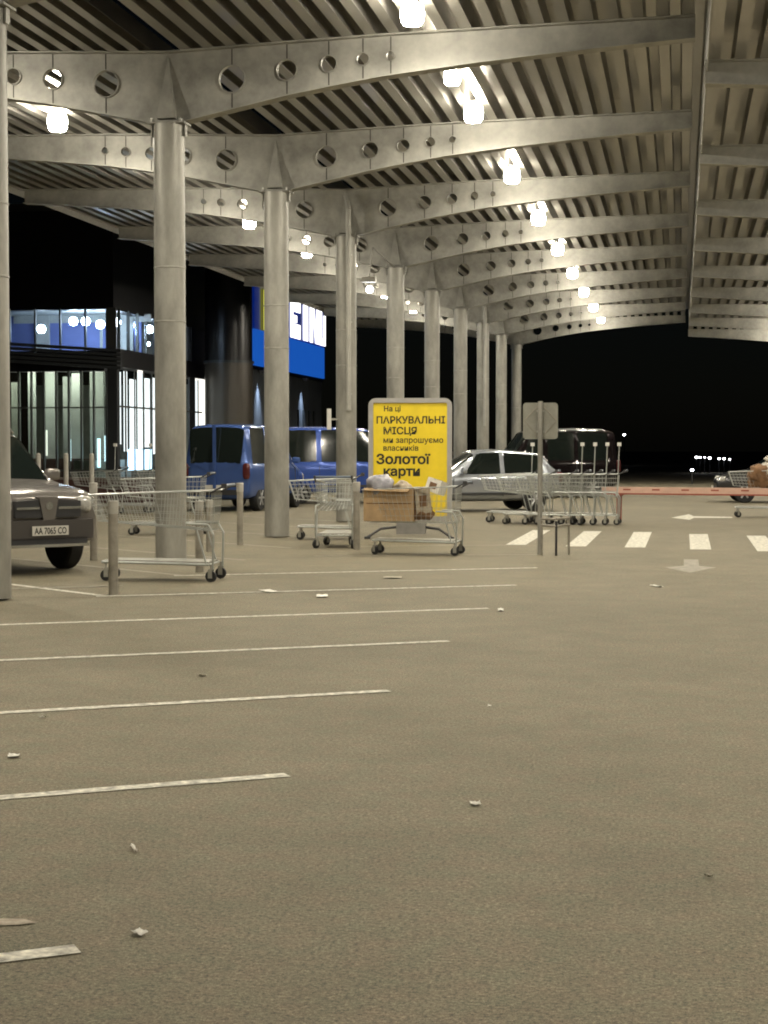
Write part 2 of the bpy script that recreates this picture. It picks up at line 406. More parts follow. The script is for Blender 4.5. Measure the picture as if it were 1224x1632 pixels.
for i, y in enumerate(BY[:-1]):
    yl = y + 4.5
    if i < 4:
        if i > 0 and i != 1:
          for x in (-3.3, -10.1): lamp(x, yl, 7.03, 'lit canopy lamp above the empty foreground bays', 'canopy lamps overhead')
        if i < 4: lamp(4.0, yl, 6.44, 'lit lamp under the lower canopy', 'lamps under the lower canopy')
    else:
        n = ORD[i - 4]
        lamp(-3.3, yl, 7.035, f'{n} lit lamp in the row between columns and roof ridge', 'canopy lamps near the ridge')
        if i < 12: lamp(-10.1, yl - .5, 7.03, f'{n} lit lamp in the row behind the columns', 'canopy lamps behind the columns')
        lamp(4.0, yl, 6.44, 'lit lamp under the lower canopy', 'lamps under the lower canopy')
lamp(-3.3, 24.6, 7.035, 'small round lit lamp just past the second beam', 'canopy lamps near the ridge', .8)

# ---------------------------------------------------------------- bollards
bl = {}
bl['post'] = MB().lathe([(.052, 0), (.052, .86)], 14).mesh('post', M_BOLL, True)
bl['cap'] = MB().lathe([(.056, .86), (.058, .99), (.05, 1.0)], 14).mesh('cap', M_BOLLTOP, True)
for x, y, h, lab in [(-5.92, 17.17, 1.0, 'grey bollard with pale top where two bay lines meet'), (-5.94, 20.5, .9, 'grey bollard behind the platform of the empty cart'),
                     (-8.02, 22.44, 1.08, 'grey bollard beside the headlight of the grey-brown off-roader'), (-6.97, 26.4, 1.0, 'grey bollard standing before the blue van'),
                     (-6.97, 24.6, .78, 'short grey bollard just past the column base'), (-4.9, 25.55, 1.04, 'grey bollard between box and end-on cart')]:
    t = thing('bollard', lab, 'bollard', (x, y, 0), 0, 'bollards by the columns')
    for n in ('post', 'cap'):
        o = put(n, bl[n], t); o.scale = (1, 1, h)

# ---------------------------------------------------------------- store building
stx, sty = -19.0, 55.35
st = thing('store_building', 'dark glass-fronted store with lit clerestory and blue lettered fascia', 'building', (stx, sty, 0))
def sp(name, mb, m, parent=None, smooth=False): return mb.build(name, m, parent or st, smooth)
# local axes: x to the right (aisle), y away; corner at 0,0 ; side face on x=0, front face on y=0
sp('wall', MB().box((-10, .3, 8.0), (19.9, .5, 3.4)).box((-.3, 9, 8.0), (.5, 16.9, 3.4)), M_WALLD)
sp('wall', MB().box((-.3, 24.5, 4.75), (.5, 13.0, 9.5)), M_WALLD)
sp('parapet', MB().box((-10, .25, 9.8), (20.2, .6, .25)), M_LOUVRE)
sp('roof', MB().box((-10.5, 16, 9.6), (19, 30, .2)), M_WALLD)
# clerestory windows
for i, x in enumerate([-.06, -.98, -1.02 - .86, -2.78, -3.7, -4.6, -5.5]):
    sp('mullion', MB().box((x - .06, .03, 5.6), (.06 if i else .36, .10, 1.5)), M_MULL)
for i in range(6): sp('glass_pane', MB().box((-.62 - .9 * i, .06, 5.62), (.86, .02, 1.36)), M_GLASSUP)
for k in range(9): sp('mullion', MB().box((-.03, .55 + 1.0 * k, 5.65), (.10, .06, 1.4)), M_MULL)
for k in range(8): sp('glass_pane', MB().box((-.06, 1.05 + 1.0 * k, 5.65), (.02, .93, 1.3)), M_GLASSUP)
sp('wall', MB().box((-.05, 9.0, 5.62), (.3, .12, 1.4)), M_WALLD)
sp('wall', MB().box((-.3, 13.0, 5.6), (.5, 8.0, 1.5)), M_WALLD)
# clerestory interior
sp('interior_wall', MB().box((-3.0, 3.6, 5.6), (5.6, .1, 1.7)), M_INBLUE)
sp('interior_wall', MB().box((-.95, 3.4, 5.6), (1.0, .1, 1.7)).box((-3.9, 3.4, 5.6), (.55, .1, 1.7)).box((-2.4, 3.45, 6.25), (5.2, .1, .28)), M_STRIP if False else M_INWALL)
sp('interior_wall', MB().box((-1.7, 7, 5.6), (.1, 7, 1.7)), M_INWALL)
sp('interior_floor', MB().box((-4, 4.5, 4.82), (8, 8.6, .1)), M_INWALL)
sp('interior_ceiling', MB().box((-4, 4.5, 6.42), (7.7, 8.5, .08)), M_INWALL)
for x, y, z in [(-3.0, 1.0, 5.72), (-2.05, 1.6, 6.02), (-1.45, 1.2, 5.98), (-.85, 1.0, 5.85), (-.55, 1.3, 5.8), (-.6, 2.0, 6.0), (-.6, 3.6, 6.0), (-.55, 5.6, 6.0), (-.6, 1.6, 5.45), (-.6, 3.6, 5.4), (-.6, 5.6, 5.45)]:
    g_ = MB().lathe([(.02, -.13), (.10, -.10), (.14, 0), (.10, .10), (.02, .13)], 12).mesh('globe_light', M_COOL, True)
    o = put('globe_light', g_, st, (x, y, z)); o.scale = (1.15,) * 3
    if z < 5.6: o.scale = (.55, .55, .55)
# louvre band between the storeys: projecting, closer at the far end of the front
for k in range(5):
    zt = 4.92 - .145 * k
    lb = MB(); lb.add([(.25, -.10, zt), (.25, -.10, zt - .10), (-14, -2.6, zt + .9), (-14, -2.6, zt + .8), (.25, .1, zt), (.25, .1, zt - .1), (-14, -2.2, zt + .9), (-14, -2.2, zt + .8)],
           [(0, 2, 3, 1), (4, 5, 7, 6), (0, 1, 5, 4), (2, 6, 7, 3), (0, 4, 6, 2), (1, 3, 7, 5)]); sp('louvre', lb, M_LOUVRE)
sp('fascia_band', MB().box((-.25, 6.7, 4.66), (.6, 13.2, .62)), M_WALLD)
sp('fascia_band', MB().box((-10.2, .35, 4.55), (19.6, .5, .7)), M_WALLD)
# lower glazing : front face
for k in range(22): sp('mullion', MB().box((-.30 - .45 * k, .04, 2.1), (.06, .12, 4.2)), M_MULL)
for k in range(21): sp('glass_pane', MB().box((-.525 - .45 * k, .06, 2.1), (.38, .02, 4.1)), M_GLASS)
sp('transom', MB().box((-5.0, -.03, 2.95), (9.9, .08, .05)), M_MULL)
sp('transom', MB().box((-5.0, -.03, .8), (9.9, .08, .07)), M_MULL)
# lower glazing : side face
for k in range(11): sp('mullion', MB().box((-.02, .2 + 1.0 * k, 2.15), (.03, .07 + .04 * (k % 2), 4.3)), M_MULL)
for k in range(10): sp('glass_pane', MB().box((-.02, .7 + 1.0 * k, 2.15), (.012, .9, 4.2)), M_GLASSUP)
sp('transom', MB().box((.02, 5.4, 3.0), (.04, 10.4, .06)), M_MULL)
sp('corner_post', MB().box((-.05, .03, 2.15), (.34, .3, 4.3)), M_LOUVRE)
# interior of the hall
sp('interior_floor', MB().box((-6.2, 7.3, .1), (11.8, 14, .1)), M_INWALL)
sp('interior_wall', MB().box((-4.5, 13.6, 2.2), (8, .1, 4.1)).box((-9.5, 7.5, 2.2), (.1, 12, 4.1)), M_INDARK)
for i, (x, wd, h, m) in enumerate([(-3.6, .28, 3.4, M_INWALL), (-3.0, .5, 3.4, M_INWALL), (-2.45, .3, 3.2, M_INWALL), (-1.95, .35, 3.3, M_INWALL), (-4.3, .3, 3.0, M_INDARK), (-1.35, .5, 3.6, M_INWALL), (-.75, .3, 3.6, M_INWALL)]):
    sp('interior_panel', MB().box((x, 1.6 + .2 * (i % 3), .9 + h / 2), (wd, .05, h)), m)
sp('lit_strip', MB().box((-2.9, 1.1, 1.75), (.1, .04, .9)), M_STRIP)
sp('lit_strip', MB().box((-2.0, 1.0, 1.5), (.1, .04, .75)), M_STRIPB)
sp('lit_strip', MB().box((-.55, 1.0, 1.55), (.34, .05, .9)), M_STRIPB)
sp('interior_counter', MB().box((-3.5, 1.5, .75), (5.0, .6, .9)), M_BROWN)
for k, (y, wd) in enumerate([(.85, .32), (1.55, .28), (2.35, .6), (3.2, .5), (4.0, .5), (4.75, .32), (5.4, .4), (6.3, .7), (7.4, .8), (8.5, .6)]):
    sp('lit_panel', MB().box((-.14, y, 2.95 - .1 * (k % 3)), (.04, wd, 2.5 + .3 * (k % 2))), M_STRIP)
sp('lit_panel', MB().box((-.12, 10.6, 2.6), (.06, 1.8, 4.0)), M_STRIP)
sp('interior_counter', MB().box((-1.2, 2.2, .7), (.8, 3.8, .9)), M_INDARK)
sp('lit_screen', MB().box((-.12, 3.1, 1.15), (.06, 2.6, .75)), M_STRIPB)
sp('lit_screen', MB().box((-.7, .35, 1.4), (.05, .22, 1.0)), M_STRIPB)
sp('door_frame', MB().box((-.02, 9.3, 2.2), (.06, .8, 4.3)), M_LOUVRE)
sp('door_frame', MB().box((-.02, 11.9, 2.2), (.3, .7, 4.3)), M_LOUVRE)
for y, z in ((.95, 4.36),): sp('added_hall_fill', MB().box((-4.0, y, z), (6.5, .3, .06)), mat('hall_fill_glow', (.9, .95, .9), .5, emit=(1, 1, .86), estr=26))  # added glowing strip, hidden behind the fascia, to brighten the hall panels
# blue lettered fascia further along the side face (local y = world Y - 55.35)
sp('sign_band', MB().box((.2, 25.6, 6.08), (.2, 15.0, 1.62)), M_BLUE)
sp('sign_band', MB().box((.1, 19.0, 8.2), (.2, 1.1, 2.6)), M_DBLUE)
sp('sign_band', MB().box((.10, 29.3, 7.95), (.3, 8.0, 2.0)), M_DBLUE)
sp('wall', MB().box((.0, 25.6, 5.18), (.5, 15.0, .16)), M_WALLD)
def stroke(boxes, m, name='letter'):
    mb = MB()
    for (y0, y1, z0, z1) in boxes: mb.box((.285, (y0 + y1) / 2, (z0 + z1) / 2), (.03, y1 - y0, z1 - z0))
    return sp(name, mb, m)
stroke([(19.9, 22.2, 6.95, 9.1)], M_LETY)
stroke([(25.2, 25.75, 6.98, 8.8), (25.76, 27.35, 8.28, 8.8), (25.76, 27.35, 6.98, 7.68), (25.76, 26.6, 7.75, 8.1)], M_LETW)
stroke([(28.1, 29.1, 7.0, 8.8)], M_LETW)
nm = MB(); 
nm.box((.285, 29.95, 7.9), (.03, .6, 1.8)).box((.285, 31.45, 7.9), (.03, .4, 1.8))
nm.prism([(30.26, 8.78), (30.6, 8.78), (31.28, 7.02), (30.95, 7.02)], 'x', .272, .298); sp('letter', nm, M_LETW)
stroke([(31.95, 32.5, 7.0, 8.8), (32.51, 33.4, 7.0, 7.35), (33.0, 33.42, 7.36, 8.6)], M_LETW)
sp('wash_wall', MB().box((.05, 26.0, 2.6), (.1, 14.6, 5.0)), mat('pale_cladding', (.22, .24, .27), .5, noise=.3, scale=1.2, stretch=(1, 1, .2)))
for k in range(4): sp('door_frame', MB().box((.14, 27.5 + 1.2 * k, 1.8), (.08, .12, 3.4)), M_LOUVRE)
for y in (19.4, 28.3):
    fx = sp('wall_washer', MB().box((.35, y, 5.04), (.25, .35, .12)), M_FIX)
    ld = bpy.data.lights.new('wash', 'SPOT'); ld.energy = 900; ld.color = (.62, .78, 1); ld.spot_size = R(70); ld.spot_blend = .9; ld.shadow_soft_size = .08
    lo = bpy.data.objects.new('wash', ld); COL.objects.link(lo); lo.parent = fx; lo.location = (.38, y, 4.94); lo.rotation_euler = (0, R(-8), 0)

tw = thing('round_tower', 'thick dark round tower between the glass hall and blue fascia', 'tower', (-17.6, 65.0, 0))
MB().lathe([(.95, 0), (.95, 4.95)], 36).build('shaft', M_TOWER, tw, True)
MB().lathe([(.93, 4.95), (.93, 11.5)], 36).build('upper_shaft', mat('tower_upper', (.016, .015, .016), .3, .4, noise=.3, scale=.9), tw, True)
MB().lathe([(1.0, 4.9), (1.0, 5.0)], 36).build('ring', M_LOUVRE, tw, True)

lw = thing('low_wall', 'low dark brown wall in front of the glass storefront', 'wall', (-19.5, 46.5, 0))
MB().box((0, 0, .33), (11, .25, .66)).build('wall_body', M_BROWN, lw)
MB().box((0, 0, .69), (11.1, .32, .06)).build('coping', mat('coping', (.2, .17, .15), .8), lw)
for x, lab in [(-14.15, 'leftmost thin white post before the storefront'), (-13.5, 'thin white post before the storefront, middle of three'), (-12.9, 'thin white post behind the bollard near the headlight')]:
    t = thing('marker_post', lab, 'post', (x, 36, 0), 0, 'thin posts before the storefront')
    MB().lathe([(.055, .05), (.055, 1.42), (.03, 1.45)], 10).build('post', M_BOLLTOP, t, True)
    MB().box((0, 0, .025), (.25, .25, .05)).build('foot', M_BOLL, t)

# ---------------------------------------------------------------- shopping carts
def cart_parts(L=1.0, platform=True, zf=(.56, .66)):
    P = []
    xr, xf = -.42, -.42 + L
    wr, wf = .28, .20
    z0r, z0f, z1r, z1f = *zf, 1.0, .95
    def pt(t, s, v):                        # t along (0 rear..1 front), s side -1..1, v height 0..1
        x = xr + (xf - xr) * t + (v - .5) * .10 * (1 if t > .5 else -.3)
        wv = (wr + (wf - wr) * t) * (.86 + .14 * v)
        za = z0r + (z0f - z0r) * t; zb = z1r + (z1f - z1r) * t
        return Vector((x, s * wv, za + (zb - za) * v))
    b = MB(); r = .0031
    n = int(L / .07)
    for k in range(n + 1):
        t = k / n
        for s in (-1, 1): b.tube(pt(t, s, 0), pt(t, s, 1), r, n=4, cap=False)
        b.tube(pt(t, -1, 0), pt(t, 1, 0), r, n=4, cap=False)
    for v in (.0, .2, .4, .6, .8):
        for s in (-1, 1): b.tube(pt(0, s, v), pt(1, s, v), r, n=4, cap=False)
        b.tube(pt(1, -1, v), pt(1, 1, v), r, n=4, cap=False); b.tube(pt(0, -1, v), pt(0, 1, v), r, n=4, cap=False)
    for k in range(1, 8):
        s = -1 + k / 4
        for t in (0, 1): b.tube(pt(t, s, 0), pt(t, s, 1), r, n=4, cap=False)
        b.tube(pt(0, s, 0), pt(1, s, 0), r, n=4, cap=False)
    P.append(('wire_basket', b.mesh('wire_basket', M_CHROME), []))
    rim = MB(); rim.path([pt(0, -1, 1), pt(1, -1, 1), pt(1, 1, 1), pt(0, 1, 1), pt(0, -1, 1)], .0095)
    P.append(('rim', rim.mesh('rim', M_CHROME), []))
    fr = MB()
    for s in (-1, 1):
        fr.path([(xr + .02, s * .27, .19), (xf - .10, s * .19, .21)], .0145, 8)
        fr.path([(xr - .02, s * .27, .14), (xr - .03, s * .275, .52), (xr + .03, s * .275, .63), (xr + .28, s * .25, .64)], .0125, 8)
        fr.path([(xr + .05, s * .27, .19), (xr + .16, s * .26, .58)], .0105, 8)
    fr.path([(xf - .10, -.19, .21), (xf - .10, .19, .21)], .0135, 8)
    fr.path([(xr + .02, -.27, .19), (xr + .02, .27, .19)], .0135, 8)
    P.append(('frame', fr.mesh('frame', M_CHROME), []))
    if platform:
        tr = MB()
        for k in range(9):
            s = -1 + k / 4; tr.tube((xr + .03, s * .26, .205), (xf - .12, s * .185, .222), .007, n=5)
        tr.add([(xr + .04, -.25, .212), (xr + .04, .25, .212), (xf - .14, .18, .228), (xf - .14, -.18, .228), (xr + .04, -.25, .22), (xr + .04, .25, .22), (xf - .14, .18, .236), (xf - .14, -.18, .236)],
               [(0, 1, 2, 3), (4, 7, 6, 5), (0, 3, 7, 4), (1, 5, 6, 2), (0, 4, 5, 1), (2, 6, 7, 3)])
        P.append(('lower_tray', tr.mesh('lower_tray', M_TRAY), []))
    h = MB(); h.tube((xr - .16, -.27, 1.06), (xr - .16, .27, 1.06), .017, n=10)
    P.append(('handle', h.mesh('handle', M_GRIP), []))
    for s in (-1, 1):
        hb = MB(); hb.path([(xr, s * .275, .98), (xr - .16, s * .272, 1.06)], .012, 6); hb.box((xr - .15, s * .275, 1.055), (.06, .03, .05))
        P.append(('handle_bracket', hb.mesh('handle_bracket', M_DPLAST), []))
    w_ = MB().tube((0, -.017, 0), (0, .017, 0), .062, n=16).mesh('wheel', M_BLACK, True)
    fk = MB().box((0, .026, .03), (.05, .006, .10)).box((0, -.026, .03), (.05, .006, .10)).tube((0, 0, .075), (0, 0, .13), .014, n=8).tube((0, -.03, 0), (0, .03, 0), .012, n=8).mesh('fork', M_TRAY)
    for x, y in ((xr + .0, .27), (xr + .0, -.27), (xf - .14, .185), (xf - .14, -.185)):
        P.append(('castor', fk, [('wheel', w_)], (x, y, .063)))
    return P
CART = cart_parts(); CARTL = cart_parts(1.34); CARTB = cart_parts(1.34, zf=(.47, .47))
POLE = MB().tube((-.44, .24, .95), (-.46, .24, 1.56), .011, n=8).mesh('pole', M_CHROME)
KNOB = MB().box((-.46, .24, 1.575), (.075, .05, .07)).mesh('pole_knob', M_WHITEP)
def cart(label, loc, head, group=None, parts=None, pole=False, s=1.0, name='shopping_cart', tilt=0):
    t = thing(name, label, 'cart', loc, head, group); t.scale = (s, s, s)
    for i, p in enumerate(parts or CART):
        o = put(p[0], p[1], t, p[3] if len(p) > 3 else None)
        if p[0] == 'castor': o.rotation_euler = (0, 0, random.uniform(-.7, .7) if i % 2 else random.uniform(-.15, .15))
        for n, m in p[2]: put(n, m, o)
    if pole:
        q = put('pole', POLE, t); put('pole_knob', KNOB, q)
    return t
cart('empty wire cart with lower tray parked before the column base', (-5.83, 19.25, 0), R(184), s=1.06, parts=CARTL)
cart('long wire cart carrying the cardboard box under the yellow sign', (-3.62, 24.55, 0), R(178), parts=CARTB, s=1.0)
cart('wire cart seen end-on left of the cardboard box', (-5.35, 26.2, 0), R(97), s=1.05)
cart('wire cart half hidden behind the end-on cart, near column', (-5.95, 28.4, 0), R(190), s=1.05)
cart('wire cart behind the column, by the blue van', (-8.9, 29.4, 0), R(186), parts=CARTL, s=1.05)
for k in range(6):
    n = ['first', 'second', 'third', 'fourth', 'fifth', 'last'][k]
    cart(f'{n} from the sign post in the nested row of carts', (-2.92 + .245 * k + (-.15 if k == 0 else 0), 34.75 + .03 * random.uniform(-1, 1), 0), R(180 + random.uniform(-2, 2)), 'nested carts behind the sign post', pole=k > 1, s=1.04)
cart('lone wire cart with tall pole at the front of the nested row', (-3.5, 35.6, 0), R(176), 'nested carts behind the sign post', pole=True, s=1.04)
for k in range(3):
    cart(f'{["first", "second", "third"][k]} cart with a pole in the row behind the grey-brown off-roader', (-13.6 + .55 * k, 38.5 + .8 * k, 0), R(180 + 8 * k), 'carts by the storefront', pole=True, s=1.04)
cart('cart heaped with brown bags at the right edge past the boom', (2.12, 39.2, 0), R(182), parts=CARTL, s=1.08)

# ---------------------------------------------------------------- things in and by the carts
def lump(name, label, cat, loc, d, m, seed, rz=0, k=.16, group=None):
    rnd = random.Random(seed); bm = bmesh.new(); bmesh.ops.create_icosphere(bm, subdivisions=3, radius=.5)
    ph = [(Vector((rnd.uniform(-1, 1), rnd.uniform(-1, 1), rnd.uniform(-1, 1))).normalized() * rnd.uniform(4, 12), rnd.uniform(0, 6)) for _ in range(9)]
    for v in bm.verts:
        q = v.co.normalized(); f = 1 + k * sum(math.sin(q.dot(a) + p) for a, p in ph) / 4.5
        z = max(q.z, -.7)
        v.co = Vector((q.x * f * d[0] / 2, q.y * f * d[1] / 2, (z * f * d[2] / 2) + d[2] * .36))
    me = bpy.data.meshes.new(name); bm.to_mesh(me); bm.free(); me.materials.append(m); me.shade_smooth()
    o = put(name, me, None, loc, (0, 0, rz)); return tag(o, label, cat, group)
cb = thing('cardboard_box', 'large open brown cardboard box in the cart under the yellow sign', 'box', (-4.2, 24.55, .49), R(0))
W_, D_, H_ = .74, .33, .48
for nm_, c_, d_ in [('bottom', (0, 0, .006), (W_ - .02, D_ - .02, .01)), ('side', (0, -D_ / 2, H_ / 2), (W_, .008, H_)), ('side', (0, D_ / 2, H_ / 2), (W_, .008, H_)), ('end', (-W_ / 2, 0, H_ / 2), (.008, D_ - .01, H_)), ('end', (W_ / 2, 0, H_ / 2), (.008, D_ - .01, H_))]:
    MB().box(c_, d_).build(nm_, M_BOX, cb)
MB().box((0, -D_ / 2 - .006, .26), (W_ - .08, .004, .014)).build('crease', M_BOXD, cb)
fl = MB(); fl.add([(-W_ / 2, -D_ / 2, H_), (W_ / 2 - .05, -D_ / 2, H_), (W_ / 2 - .08, -D_ / 2 - .07, H_ - .05), (-W_ / 2 + .03, -D_ / 2 - .07, H_ - .03), (-W_ / 2, -D_ / 2, H_ + .006), (W_ / 2 - .05, -D_ / 2, H_ + .006), (W_ / 2 - .08, -D_ / 2 - .07, H_ - .044), (-W_ / 2 + .03, -D_ / 2 - .07, H_ - .024)],
                  [(0, 3, 2, 1), (4, 5, 6, 7), (0, 1, 5, 4), (2, 3, 7, 6), (1, 2, 6, 5), (0, 4, 7, 3)]); fl.build('flap', M_BOX, cb)
lump('plastic_bag', 'crumpled grey plastic bag on top of the cardboard box', 'bag', (-4.36, 24.5, .88), (.42, .3, .34), M_BAGC, 3, k=.3)
lump('paper_bag', 'small tan paper bag stuffed in the open box', 'bag', (-4.02, 24.52, .90), (.26, .24, .2), M_CRATE, 8, k=.3)
def carton(name, label, loc, d, rot, m=M_CRATE):
    t = thing(name, label, 'carton', loc); t.rotation_euler = rot
    MB().box((0, 0, d[2] / 2), d).build('carton_body', m, t)
    MB().box((0, -d[1] / 2 - .003, d[2] * .5), (d[0] * .5, .004, d[2] * .45)).build('carton_label', M_BAGB, t)
    MB().box((0, 0, d[2] + .003), (d[0] * .2, d[1], .004)).build('tape', M_BOXD, t)
carton('torn_carton', 'printed carton tilted upright in the cart beside the box', (-3.70, 24.5, .62), (.22, .26, .36), (R(4), R(-5), R(12)))
carton('torn_carton', 'small grey printed carton at the top of the pile', (-3.56, 24.6, .90), (.24, .2, .2), (R(-10), R(16), R(-25)), M_PAPER)
lump('paper_bag', 'crushed brown paper bag low in the loaded cart', 'bag', (-3.72, 24.5, .52), (.3, .26, .26), M_BAGB, 21, k=.3)
lump('brown_sack', 'brown sack in the heaped cart at the right edge', 'sack', (1.75, 39.15, .62), (.5, .5, .5), M_BAGB, 5, k=.3)
lump('brown_sack', 'upper brown sack leaning on the white sack', 'sack', (1.72, 39.1, .80), (.45, .45, .45), M_BAGB, 6, k=.3)
lump('white_sack', 'white sack on the heaped cart at the right edge', 'sack', (1.95, 39.25, .82), (.55, .45, .5), M_SACK, 9, k=.12)
lump('white_bundle', 'small white bundle topping the heaped cart', 'bundle', (1.98, 39.2, 1.26), (.22, .22, .16), M_SACK, 12, k=.15)

# ---------------------------------------------------------------- yellow advertising board
sg = thing('advertising_board', 'yellow standing board with black lettering behind the cardboard box', 'sign', (-4.6, 28.9, 0), R(5))
def rrect(w_, h_, r, z0, n=6):
    pts = []
    for cx_, cz_, a0 in ((w_ / 2 - r, z0 + h_ - r, 0), (-w_ / 2 + r, z0 + h_ - r, 90), (-w_ / 2 + r, z0 + r, 180), (w_ / 2 - r, z0 + r, 270)):
        pts += [(cx_ + r * math.cos(R(a0 + 90 * k / n)), cz_ + r * math.sin(R(a0 + 90 * k / n))) for k in range(n + 1)]
    return pts
o_, i_ = rrect(1.44, 2.12, .13, .30), rrect(1.28, 1.96, .03, .38)
fr = MB(); n_ = len(o_)
vs = [(x, -.06, z) for x, z in o_] + [(x, -.06, z) for x, z in i_] + [(x, .06, z) for x, z in o_] + [(x, .06, z) for x, z in i_]
fs = []
for k in range(n_):
    j = (k + 1) % n_
    fs += [(k, j, n_ + j, n_ + k), (2 * n_ + k, 3 * n_ + k, 3 * n_ + j, 2 * n_ + j), (k, 2 * n_ + k, 2 * n_ + j, j), (n_ + k, n_ + j, 3 * n_ + j, 3 * n_ + k)]
fr.add(vs, fs); fr.build('frame', M_SIGNFR, sg)
pn = MB().box((0, 0, 1.36), (1.275, .07, 1.955)).build('panel', M_YEL, sg)
for body, x, z, s_, b_, sx in [('На ці', -.46, 2.195, .125, .003, 1.0), ('ПАРКУВАЛЬНІ', -.59, 1.985, .165, .0045, 1.0), ('МІСЦЯ', -.47, 1.80, .165, .0045, 1.06), ('ми запрошуємо', -.47, 1.65, .135, .002, 1.0),
                               ('власників', -.47, 1.515, .13, .002, 1.0), ('Золотої', -.59, 1.29, .225, .0075, 1.12), ('карти', -.47, 1.085, .215, .0075, 1.1)]:
    text(body, s_, M_INK, pn, (x, -.0365, z), (R(90), 0, 0), bold=b_, ext=.001, sx=sx)
MB().box((.02, 0, .19), (.5, .34, .22)).build('base', mat('base_grey', (.23, .22, .2), .6, noise=.2, scale=6), sg)
ft = MB()
for s in (-1, 1): ft.path([(s * .2, 0, .2), (s * .5, -.12, .17), (s * .72, -.22, .03)], .022, 8); ft.box((s * .72, -.22, .02), (.10, .10, .04))
ft.build('foot', M_DPLAST, sg)

# ---------------------------------------------------------------- road sign seen from behind, hoop, boom, small plate, floodlight
ps = thing('road_sign', 'square road sign seen from behind on a grey post', 'sign', (-2.02, 24.76, 0), R(4))
MB().tube((0, 0, 0), (0, 0, 2.24), .037, n=14).build('post', M_COLUMN, ps, True)
pl = MB().prism(rrect(.51, .53, .05, 1.69), 'y', .045, .055).build('plate', mat('sign_back', (.27, .265, .225), .6, .2, noise=.2, scale=6), ps)
br = MB()
for p in [((0, 2.21), (.24, 1.955)), ((.24, 1.955), (0, 1.70)), ((0, 1.70), (-.24, 1.955)), ((-.24, 1.955), (0, 2.21))]:
    br.tube((p[0][0], .04, p[0][1]), (p[1][0], .04, p[1][1]), .008, n=6)
br.build('brace', M_BOLL, pl)
MB().box((0, .02, 2.1), (.11, .05, .03)).box((0, .02, 1.8), (.11, .05, .03)).build('clamp', M_STEEL, ps)
hp = thing('guard_frame', 'low tubular guard frame at the foot of the sign post', 'guard', (-1.95, 24.72, 0), R(4))
for x, y in ((-.04, -.1), (.17, -.18), (.35, .1)): MB().tube((x, y, 0), (x, y, .5 if x < .3 else .52), .018, n=8).build('leg', M_BOLL if x != .17 else M_DPLAST, hp)
MB().path([(-.05, -.1, .44), (.17, -.18, .43), (.36, .1, .44)], .02, 8).build('lower_bar', M_BOLL, hp)
MB().path([(-.05, -.1, .53), (.17, -.18, .53), (.36, .1, .54)], .018, 8).build('upper_bar', M_BOLL, hp)
bo = thing('barrier_boom', 'long red and white barrier boom across the lane', 'barrier', (-1.55, 36.3, 0), R(-12))
MB().box((4.2, 0, .66), (8.6, .07, .16)).build('arm', M_BOOM, bo)
for k in range(14): MB().box((.45 + .62 * k, -.037, .685), (.16, .006, .03)).build('reflector', M_BOOMR, bo)
MB().box((4.2, -.036, .596), (8.58, .006, .028)).build('edge_stripe', M_BOOMR, bo)
MB().box((.25, .1, .28), (.09, .09, .56)).box((.25, .06, .57), (.16, .2, .03)).build('rest_post', M_BOOMR, bo)
MB().box((8.6, 0, .5), (.35, .35, 1.0)).box((8.6, 0, 1.02), (.4, .4, .05)).build('housing', M_BOOMR, bo)
sp_ = thing('small_plate', 'small white plate fixed left of the column with downpipe', 'sign', (-7.3, 35.0, 1.95))
MB().box((0, 0, .22), (.09, .02, .44)).build('plate', M_WHITEP, sp_); MB().box((.1, .02, .22), (.16, .02, .04)).build('bracket', M_STEEL, sp_)
fl_ = thing('floodlight', 'small floodlight on a bracket arm by the fifth column', 'floodlight', (-7.25, 39.4, 5.6))
MB().path([(.3, 1.9, .4), (.05, .2, .7), (0, 0, 0)], .02, 8).build('arm', M_STEEL, fl_)
MB().box((0, -.05, -.08), (.34, .16, .12)).build('head', M_WHITEP, fl_); MB().lathe([(.02, -.09), (.075, -.06), (.085, 0), (.05, .06)], 12, Matrix.Translation((.02, -.06, -.3))).build('bulb', M_FAR, fl_, True)
MB().tube((.02, -.06, -.14), (.02, -.06, -.25), .02, n=8).build('socket', M_FIX, fl_)

